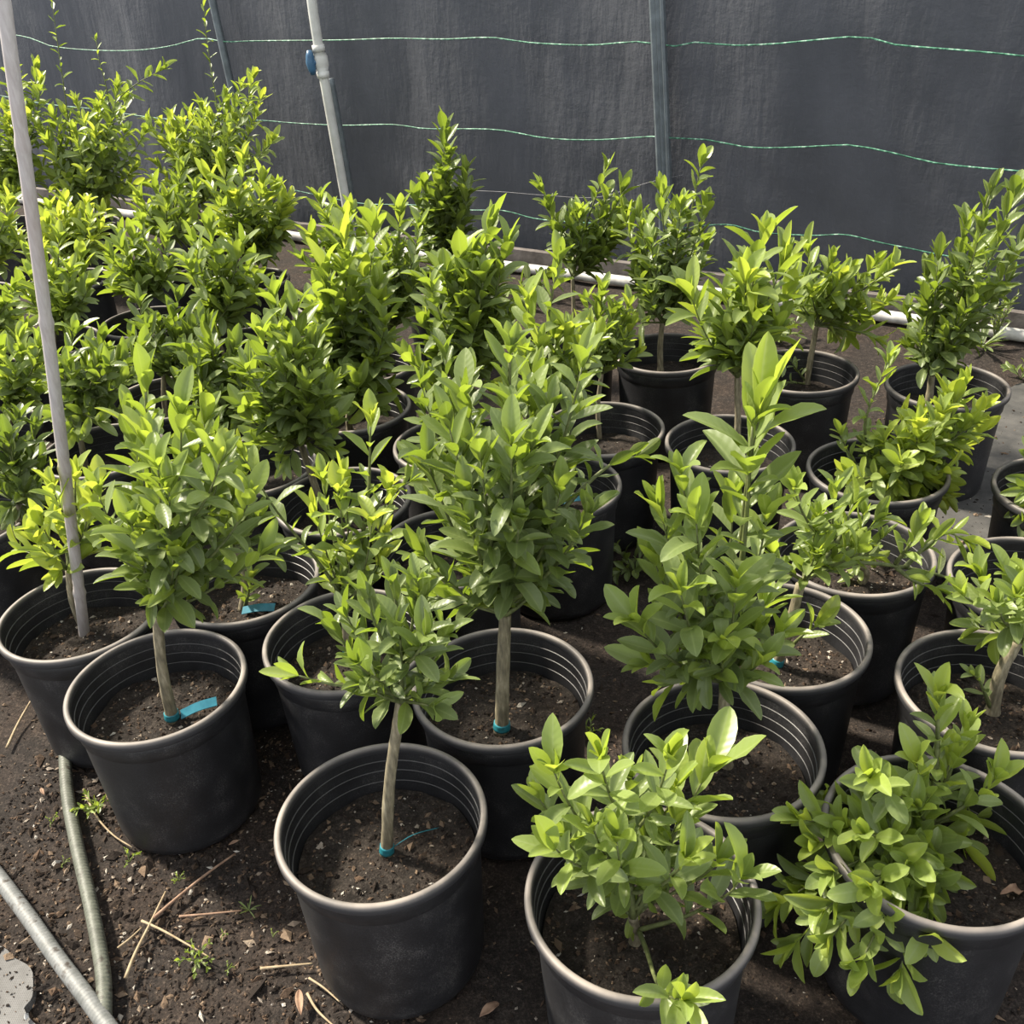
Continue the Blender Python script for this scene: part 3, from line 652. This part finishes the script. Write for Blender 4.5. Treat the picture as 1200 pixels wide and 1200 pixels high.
potted_tree('citrus with bright tips in the top left corner by the stake', pz(10, 262), (10, 285), (10, 230),
    [(22, 88, .0), (45, 75), (10, 55), (50, 90), (-20, 110), (15, 150), (-30, 170), (35, 160), (0, 190), (-40, 130), (25, 225, -.15), (48, 210, -.1), (0, 240, -.2), (30, 190), (-20, 220, -.1)], 14, (-50, 50, 100, 240), L=.08, spacing=.0155, young=.55, base_age=.25)


# ------------------------------------------------------------------ setting
WA, WB = np.array([-2.4, 7.02, 0]), np.array([2.23, 3.93, 0])      # foot of the cloth wall
WD = unit(WB-WA); WN = np.array([WD[1], -WD[0], 0]); 
if WN[1] > 0: WN = -WN                                             # towards the camera
def on_wall(u, v, off=.0):
    d = ray(u, v); t = ((WA+WN*off-ORG)@WN)/(d@WN); return ORG+d*t
def wall():
    mb = MB(); nu, nv = 220, 70; L0, L1, HT = -6.5, 9.0, 2.05
    V = np.zeros((nu, nv, 3))
    for i in range(nu):
        s = L0+(L1-L0)*i/(nu-1)
        for j in range(nv):
            z = HT*j/(nv-1)
            d = .05*noise.noise(Vector((s*1.3, z*.35, 0)))+.022*noise.noise(Vector((s*3.4+z*1.4, z*.9, 5)))+.008*noise.noise(Vector((s*9+z*6, z*4, 9)))
            V[i, j] = WA+WD*s-WN*(.045-d)+np.array([0, 0, z])
    f = [(i*nv+j, (i+1)*nv+j, (i+1)*nv+j+1, i*nv+j+1) for i in range(nu-1) for j in range(nv-1)]
    mb.add(V.reshape(-1, 3), f)
    o = mb.build('wall_back', M_TARP); o['kind'] = 'structure'
    md = o.modifiers.new('thickness', 'SOLIDIFY'); md.thickness = .004
wall()
WR = np.stack([WD, WN, np.array([0, 0, 1.])], 1)
mb = MB()
for k in range(5):
    box(mb, (-6+3*k+.004, .05, -.02), (-3+3*k-.004, .09, .085+.01*(k % 2)), (WR, WA))
o = mb.build('baseboard_back', M_WOOD, smooth=False); o['kind'] = 'structure'

def ground():
    mb = MB(); nx, ny = 170, 170
    xs = np.linspace(-5.2, 4.6, nx); ys = np.r_[np.linspace(.2, 3.2, 110), np.linspace(3.25, 9.2, 60)]
    V = []
    for x in xs:
        for y in ys:
            z = .010*noise.noise(Vector((x*3, y*3, 1)))+.006*noise.noise(Vector((x*11, y*11, 2)))-.012
            V.append((x, y, z))
    f = [(i*ny+j, (i+1)*ny+j, (i+1)*ny+j+1, i*ny+j+1) for i in range(nx-1) for j in range(ny-1)]
    mb.add(V, f); o = mb.build('ground', M_GROUND); o['kind'] = 'structure'
ground()
def patch(name, poly, mat, z=.0):
    P = [at_z(u, v, z) for u, v in poly]; n = len(P)
    Q = smooth_path(P+[P[0]], n*24)[:-1]
    c0_ = Q.mean(0)
    Q = np.array([c0_+(q-c0_)*(1+.10*noise.noise(Vector(q*9))+.04*noise.noise(Vector(q*40))) for q in Q])
    c = Q.mean(0); mb = MB(); m_ = len(Q)
    lo = Q-np.array([0, 0, .02])
    mb.add(np.vstack([[c], Q, lo]), [(0, 1+i, 1+(i+1) % m_) for i in range(m_)]+[(1+i, 1+m_+i, 1+m_+(i+1) % m_, 1+(i+1) % m_) for i in range(m_)])
    o = mb.build(name, mat, smooth=False); o['kind'] = 'structure'; return o
patch('floor_left', [(-330, 1000), (-120, 1060), (-10, 1100), (18, 1130), (32, 1170), (60, 1240), (20, 1330), (-200, 1330), (-400, 1150)], M_FAB1, .006)
patch('floor_right', [(1120, 520), (1160, 470), (1200, 452), (1290, 470), (1290, 640), (1180, 690), (1105, 680), (1100, 600)], M_FAB2, .006)

def scatter():
    n = 21000
    P = np.stack([rng.uniform(-2.3, 1.9, n), .62+rng.random(n)**1.5*2.6, np.full(n, -.009)], 1)
    n2 = 11000
    P2 = np.stack([rng.uniform(-1.15, -.2, n2), rng.uniform(.75, 1.75, n2), np.full(n2, -.008)], 1)
    P = np.vstack([P, P2])
    P3 = []
    for u0, u1, v0, v1, k in ((-40, 60, 1080, 1215, 160), (1090, 1290, 450, 690, 420)):
        for _ in range(k): P3.append(at_z(rng.uniform(u0, u1), rng.uniform(v0, v1), .007))
    P3 = np.array(P3)
    P[:, 2] = [.010*noise.noise(Vector((x*3, y*3, 1)))+.006*noise.noise(Vector((x*11, y*11, 2)))-.010 for x, y, z in P]
    P = np.vstack([P, P3])
    sz = np.exp(rng.normal(math.log(.0038), .62, len(P))).clip(.002, .024)
    mb = MB(); chips(mb, P, sz, elong=2.6)
    o = mb.build('bark_mulch', M_GROUND, None, False)
    tag(o, 'loose brown bark crumbs strewn over the dark soil between the pots', 'mulch', kind='stuff')
scatter()

# ------------------------------------------------------------------ pipes, posts, twine
def rod(name, pts, r, mat, label, cat, seg=14, n=30, group=None, parent=None):
    mb = MB(); P = smooth_path(pts, n) if n else np.array(pts); o0 = P[0].copy()
    tube(mb, P-o0, r, seg); o = mb.build(name, mat, parent); o.location = o0
    if label: tag(o, label, cat, group)
    return o
pp = [WA+WD*s+WN*.155+np.array([.0, .0, .026+.004*math.sin(s*1.7)]) for s in np.linspace(-4, 8, 30)]
rod('ground_pipe', pp, .026, M_PVCG, 'dusty white plastic pipe lying along the foot of the black cloth wall', 'pipe', n=60)

# steel post: fluted channel against the cloth
def post():
    foot = WA+WD*((at_z(779, 338, 0)-WA)@WD)+WN*.06; topp = on_wall(768.5, -30, .06)
    d = topp-foot; mb = MB(); prof = [(-.034, -.014), (-.034, .010), (-.024, .016), (-.014, .010), (-.006, .010), (0, .015), (.006, .010), (.014, .010), (.024, .016), (.034, .010), (.034, -.014)]
    V = []; 
    for t in (0, 1.25):
        for a_, b_ in prof: V.append(d*t+WD*a_+WN*b_)
    m_ = len(prof); f = [(i, (i+1) % m_, m_+(i+1) % m_, m_+i) for i in range(m_)]+[tuple(range(m_-1, -1, -1)), tuple(range(m_, 2*m_))]
    mb.add(V, f); o = mb.build('steel_post', M_STEEL, None, False); o.location = foot
    tag(o, 'grey ribbed steel post standing upright against the black cloth wall', 'post')
post()
rod('steel_pole', [on_wall(240, -40, .05), on_wall(262, 60, .05), on_wall(292, 190, .06), on_wall(322, 292, .09)], .022, M_STEEL, 'grey slanting pole behind the tall leafy shoots at back left', 'pole')
# white riser pipe with a blue valve
def riser():
    Y0 = 5.35
    p = [at_y(362, -25, Y0), at_y(371, 40, Y0), at_y(390, 150, Y0), at_y(405, 235, Y0)]
    d = unit(p[3]-p[1]); k = p[3][2]/-d[2]; p.append(p[3]+d*k)
    root = thing('riser_pipe', 'white upright plastic pipe with a blue valve near its top', 'pipe', tuple(p[-1]))
    o0 = p[-1]
    mb = MB(); tube(mb, smooth_path(p, 40)-o0, .0245, 16); mb.build('pipe', M_PVC, root)
    c = at_y(376, 72, Y0)-o0; ax = unit(at_y(373, 55, Y0)-at_y(379, 90, Y0))
    mb = MB(); q = [c-ax*.075, c-ax*.045, c-ax*.044, c-ax*.022, c+ax*.022, c+ax*.044, c+ax*.045, c+ax*.075]
    tube(mb, q, [.031, .031, .026, .036, .036, .026, .031, .031], 18); v = mb.build('valve', M_PVC, root)
    mb = MB(); sd = np.array([-.86, -.5, 0]); tube(mb, [c+sd*.02, c+sd*.05], .016, 12)
    h = [c+sd*.05-ax*.055, c+sd*.052-ax*.03, c+sd*.056, c+sd*.052+ax*.03, c+sd*.05+ax*.055]
    tube(mb, h, [.012, .02, .022, .02, .012], 12); mb.build('valve_handle', M_BLUE, v)
riser()
Yp = 5.6
rod('steel_pole', [at_y(387, 92, Yp), at_y(400, 165, Yp), at_y(414, 245, Yp), at_y(428, 330, Yp)], .021, M_STEEL, 'thin grey pole standing close behind the white upright pipe', 'pole')

def twine(px, label, r=.0036, mat=None, name='twine', group='green twine lines on the cloth'):
    pts = [on_wall(u, v, .055) for u, v in px]
    rod(name, pts, r, mat or M_TWINE, label, 'twine', seg=6, n=90, group=group)
twine([(-160, 25), (10, 40), (60, 54), (110, 59), (160, 59), (200, 54), (236, 45), (262, 49), (300, 48), (400, 47), (460, 45), (520, 46), (575, 44), (620, 50), (690, 53), (740, 49), (766, 51), (784, 55), (820, 49), (850, 53), (900, 52), (945, 48), (1010, 43), (1045, 52), (1140, 60), (1210, 67), (1330, 84)], 'topmost green twine strung across the black cloth wall')
twine([(-100, 90), (30, 118), (110, 128), (200, 140), (300, 141), (340, 144), (400, 147), (460, 146), (500, 151), (580, 152), (640, 162), (700, 164), (765, 160), (790, 162), (830, 164), (880, 173), (950, 172), (995, 170), (1050, 180), (1090, 190), (1150, 197), (1210, 202), (1330, 218)], 'green twine strung second from the top, level with the tallest bush tips')
twine([(340, 222), (420, 238), (480, 240), (545, 246), (590, 247), (632, 257), (700, 262), (780, 268), (850, 263), (890, 272), (950, 276), (990, 275), (1030, 284), (1060, 290), (1110, 300), (1170, 308), (1260, 320)], 'lowest green twine on the cloth, just above the bushes', r=.003)
twine([(545, 223), (590, 225), (640, 229), (700, 231), (760, 214), (800, 205)], 'thin grey thread sagging between the two lower green twines', r=.0016, mat=M_WIRE, name='thread', group='threads')

# bamboo stake in the leftmost pot
def stake():
    b = at_z(100, 752, SOILZ-.03); t = at_y(3, 0, 1.72); t = b+(t-b)*1.12
    n = 140; P = smooth_path([b, (b+t)/2+np.array([.004, 0, 0]), t], n)
    r = np.full(n, .0115)*np.linspace(1.08, .98, n)
    for k in (.10, .32, .535, .745, .93):
        i = np.arange(n)/n; r = r*(1+.20*np.exp(-((i-k)/.005)**2)-.06*np.exp(-((i-k-.014)/.006)**2))
    mb = MB(); tube(mb, P-b, r, 14); o = mb.build('bamboo_stake', M_BAMBOO); o.location = b
    tag(o, 'long grey bamboo stake stuck in the pot at the left edge', 'stake')
stake()

# ribbed hoses on the ground
def hose(px, r, mat, label, zo=0):
    pts = [at_z(u, v, r+zo) for u, v in px]
    P = smooth_path(pts, 700); o0 = P[0].copy()
    s = np.r_[0, np.cumsum(np.linalg.norm(np.diff(P, axis=0), axis=1))]
    R = r*(1+.022*np.sin(s/.0085*2*np.pi)); mb = MB(); tube(mb, P-o0, R, 18)
    o = mb.build('hose', mat); o.location = o0; tag(o, label, 'hose')
hose([(80, 856), (76, 872), (79, 930), (90, 990), (104, 1050), (116, 1110), (122, 1160), (120, 1240)], .0137, M_HOSE, 'grey green ribbed hose running past the foot of the pots at left')
hose([(-330, 800), (-160, 880), (-40, 985), (-8, 1020), (30, 1070), (68, 1124), (104, 1172), (150, 1236)], .0150, M_HOSE2, 'paler grey ribbed hose crossing the bottom left corner', .002)

# dry twigs and straws
TW = [([(147, 1146), (158, 1118), (176, 1082), (194, 1045)], .0030, 'straw', 'pale straight straw lying across the brown stick'),
      ([(180, 1076), (210, 1050), (245, 1022), (276, 1000)], .0030, 'stick', 'long brown stick lying on the soil by the left pots'),
      ([(166, 1079), (190, 1090), (215, 1104), (246, 1122)], .0022, 'straw', 'thin bent straw reaching to the small clover weed'),
      ([(138, 1111), (152, 1100), (166, 1087)], .0020, 'straw', 'short thin straw beside the crossed sticks'),
      ([(305, 1135), (335, 1132), (366, 1129)], .0024, 'straw', 'short yellow straw lying level left of the front pot'),
      ([(360, 1164), (372, 1184), (395, 1206)], .0022, 'straw', 'slanting straw at the bottom edge by the front pot'),
      ([(362, 1146), (380, 1158), (398, 1174)], .0018, 'straw', 'thin straw just left of the front pot'),
      ([(8, 876), (22, 846), (41, 813)], .0030, 'straw', 'yellow straw on the sunlit soil at the left edge'),
      ([(210, 1074), (245, 1071), (283, 1067)], .0022, 'stick', 'thin brown stick pointing to the grass tuft'),
      ([(98, 925), (112, 955), (132, 978), (155, 993)], .0022, 'straw', 'dry stem curling from the weed beside the hose'),
      ([(924, 1105), (940, 1112), (952, 1126)], .0016, 'stick', 'small twig between the two front right pots'),
      ([(622, 1103), (640, 1117), (654, 1127)], .0014, 'straw', 'hair thin straw leaning by the foot of the leafy front pot')]
for px, r, k, lab in TW:
    pts = [at_z(u, v, .003+r) for u, v in px]
    o = rod('dry_straw' if k == 'straw' else 'dry_stick', pts, np.linspace(r*1.25, r*.65, 16), M_STRAW if k == 'straw' else M_BSTICK, lab, k, seg=6, n=16, group='dry stems on the soil')

# ------------------------------------------------------------------ weeds
def weed(name, u, v, label, kind, size, n, age=.35, z=0, cat='weed'):
    b = at_z(u, v, z); root = thing(name, label, cat, tuple(b), 'weeds on the soil')
    ms = MB(); lv = Leaves()
    for i in range(n):
        az = i*2.4+rng.normal(0, .3); ln = size*rng.uniform(.6, 1.1)
        if kind == 'grass':
            t = np.array([math.cos(az)*ln*.7, math.sin(az)*ln*.7, ln*rng.uniform(.25, .9)])
            lv.P.append(b+np.array([0, 0, .002])); lv.D.append(t); lv.N.append(np.array([0, 0, 1.])+rng.normal(0, .1, 3)); lv.L.append(ln); lv.A.append(age+rng.normal(0, .06))
        elif kind == 'tall':
            t = np.array([math.cos(az)*ln*.28, math.sin(az)*ln*.28, ln])
            p = smooth_path([b, b+t*.5+np.array([0, 0, .02]), b+t], 12); tube(ms, p-b, np.linspace(.0028, .0012, 12), 5)
            lv.along(p, size*.16, .3, size*.12, .2, base_age=age, tipn=1)
        else:
            t = np.array([math.cos(az)*ln*.8, math.sin(az)*ln*.8, ln*rng.uniform(.3, .8)])
            p = smooth_path([b, b+t*.5+np.array([0, 0, ln*.2]), b+t], 10); tube(ms, p-b, np.linspace(.0016, .0009, 10), 5)
            lv.along(p, size*(.42 if kind == 'leafy' else .3), .3, size*.16, .25, base_age=age, tipn=2)
    if ms.n: ms.build('stem', M_TWIG, root)
    lv.build('foliage', root, b, .12 if kind == 'grass' else (.62 if kind == 'clover' else .42), .05)
weed('weed', 112, 950, 'leafy green weed sprouting between the hose and the left pot', 'leafy', .045, 8, .4)
weed('weed', 232, 1128, 'small round leaved weed on bare soil below the crossed sticks', 'clover', .04, 7, .3)
weed('grass_tuft', 292, 1068, 'tiny grass tuft left of the front pot', 'grass', .028, 10, .35)
weed('weed', 210, 1032, 'tiny seedling beside the long brown stick', 'leafy', .018, 5, .4)
weed('weed', 320, 1098, 'lone broad seedling leaf by the front pot', 'clover', .014, 2, .35)
weed('weed', 61, 965, 'small seedling left of the ribbed hose', 'clover', .018, 4, .35)
weed('weed', 152, 1010, 'small weed at the foot of the left front pot', 'leafy', .026, 4, .35)
weed('weed', 262, 1096, 'tiny seedling right of the crossed sticks', 'clover', .014, 3, .35)
weed('weed', 76, 1012, 'tiny weed touching the ribbed hose', 'clover', .014, 4, .35)
weed('weed', 268, 1136, 'pale seedling right of the clover weed', 'leafy', .014, 4, .3)
weed('weed', 742, 672, 'shaded leafy weed on the soil between the middle pots', 'leafy', .10, 12, .12)
weed('weed', 915, 402, 'broad soft weed behind the pots near the wall', 'leafy', .13, 10, .15)
weed('weed', 1196, 445, 'broad dark weed leaf at the right edge by the back right pot', 'leafy', .11, 5, .12)
weed('weed', 622, 352, 'dark leafy weed in front of the white ground pipe', 'leafy', .20, 9, .08)
weed('tall_weed', 1165, 398, 'thin stalky weeds standing before the white pipe at right', 'tall', .20, 12, .25)
weed('grass_tuft', 1150, 408, 'dry grass blades by the white pipe at right', 'grass', .14, 22, .25)
weed('weed', 1108, 838, 'tiny weed on the dark soil between right hand pots', 'leafy', .05, 4, .12)
weed('weed', 690, 862, 'pale weed on the bare soil right of the big middle pot', 'leafy', .04, 5, .3)
weed('weed', 18, 690, 'grey green weed above the leftmost pot', 'leafy', .09, 7, .15)

def dry_leaf(u, v, L, label, rot, z=.006):
    b = at_z(u, v, z); mb = MB()
    leaf_mesh(mb, np.zeros((1, 3)), np.array([[math.cos(rot), math.sin(rot), .15]]), np.array([[0, 0, 1.]]), np.array([L]), np.array([.5]), .45, .4)
    o = mb.build('dry_leaf', M_DRY); o.location = b
    md = o.modifiers.new('thickness', 'SOLIDIFY'); md.thickness = .0012
    tag(o, label, 'leaf', 'dry leaves on the soil')
dry_leaf(562, 1192, .045, 'curled brown leaf at the foot of the front pot', .7)
dry_leaf(131, 942, .045, 'tan dry leaf leaning at the foot of the left front pot', 2.0)
dry_leaf(645, 1178, .028, 'shrivelled dry leaf left of the leafy front pot', 1.1)
dry_leaf(52, 932, .024, 'small tan leaf on soil left of the hose', 2.2)
dry_leaf(268, 990, .022, 'crumpled brown leaf by the end of the long stick', .3)
dry_leaf(1172, 1048, .045, 'reddish brown fallen leaf on the soil of the front right corner pot', .25, .252)
dry_leaf(353, 1190, .05, 'crumpled pale leaf left of the front pot base', 1.8)
mb = MB(); chips(mb, np.zeros((1, 3)), .013, .6, 1.3); o = mb.build('stone', M_STONE, None, False); o.location = at_z(31, 1192, .014)
tag(o, 'small white stone in the bottom left corner', 'stone')

# ------------------------------------------------------------------ light
w = bpy.data.worlds.new('World'); SC.world = w; w.use_nodes = True
bg = w.node_tree.nodes['Background']; bg.inputs[0].default_value = (.93, .96, 1.0, 1); bg.inputs[1].default_value = 1.0
sd = bpy.data.lights.new('sun', 'SUN'); so = bpy.data.objects.new('sun', sd); COL.objects.link(so)
sd.energy = 8.5; sd.angle = .10; sd.color = (1.0, .91, .76)
S = Vector((-.72, .42, .88)).normalized()
so.rotation_euler = S.to_track_quat('Z', 'Y').to_euler(); so.location = S*8
SC.view_settings.view_transform = 'Standard'; SC.view_settings.look = 'None'; SC.view_settings.gamma = 1; SC.view_settings.use_curve_mapping = False
SC.view_settings.exposure = 0.48
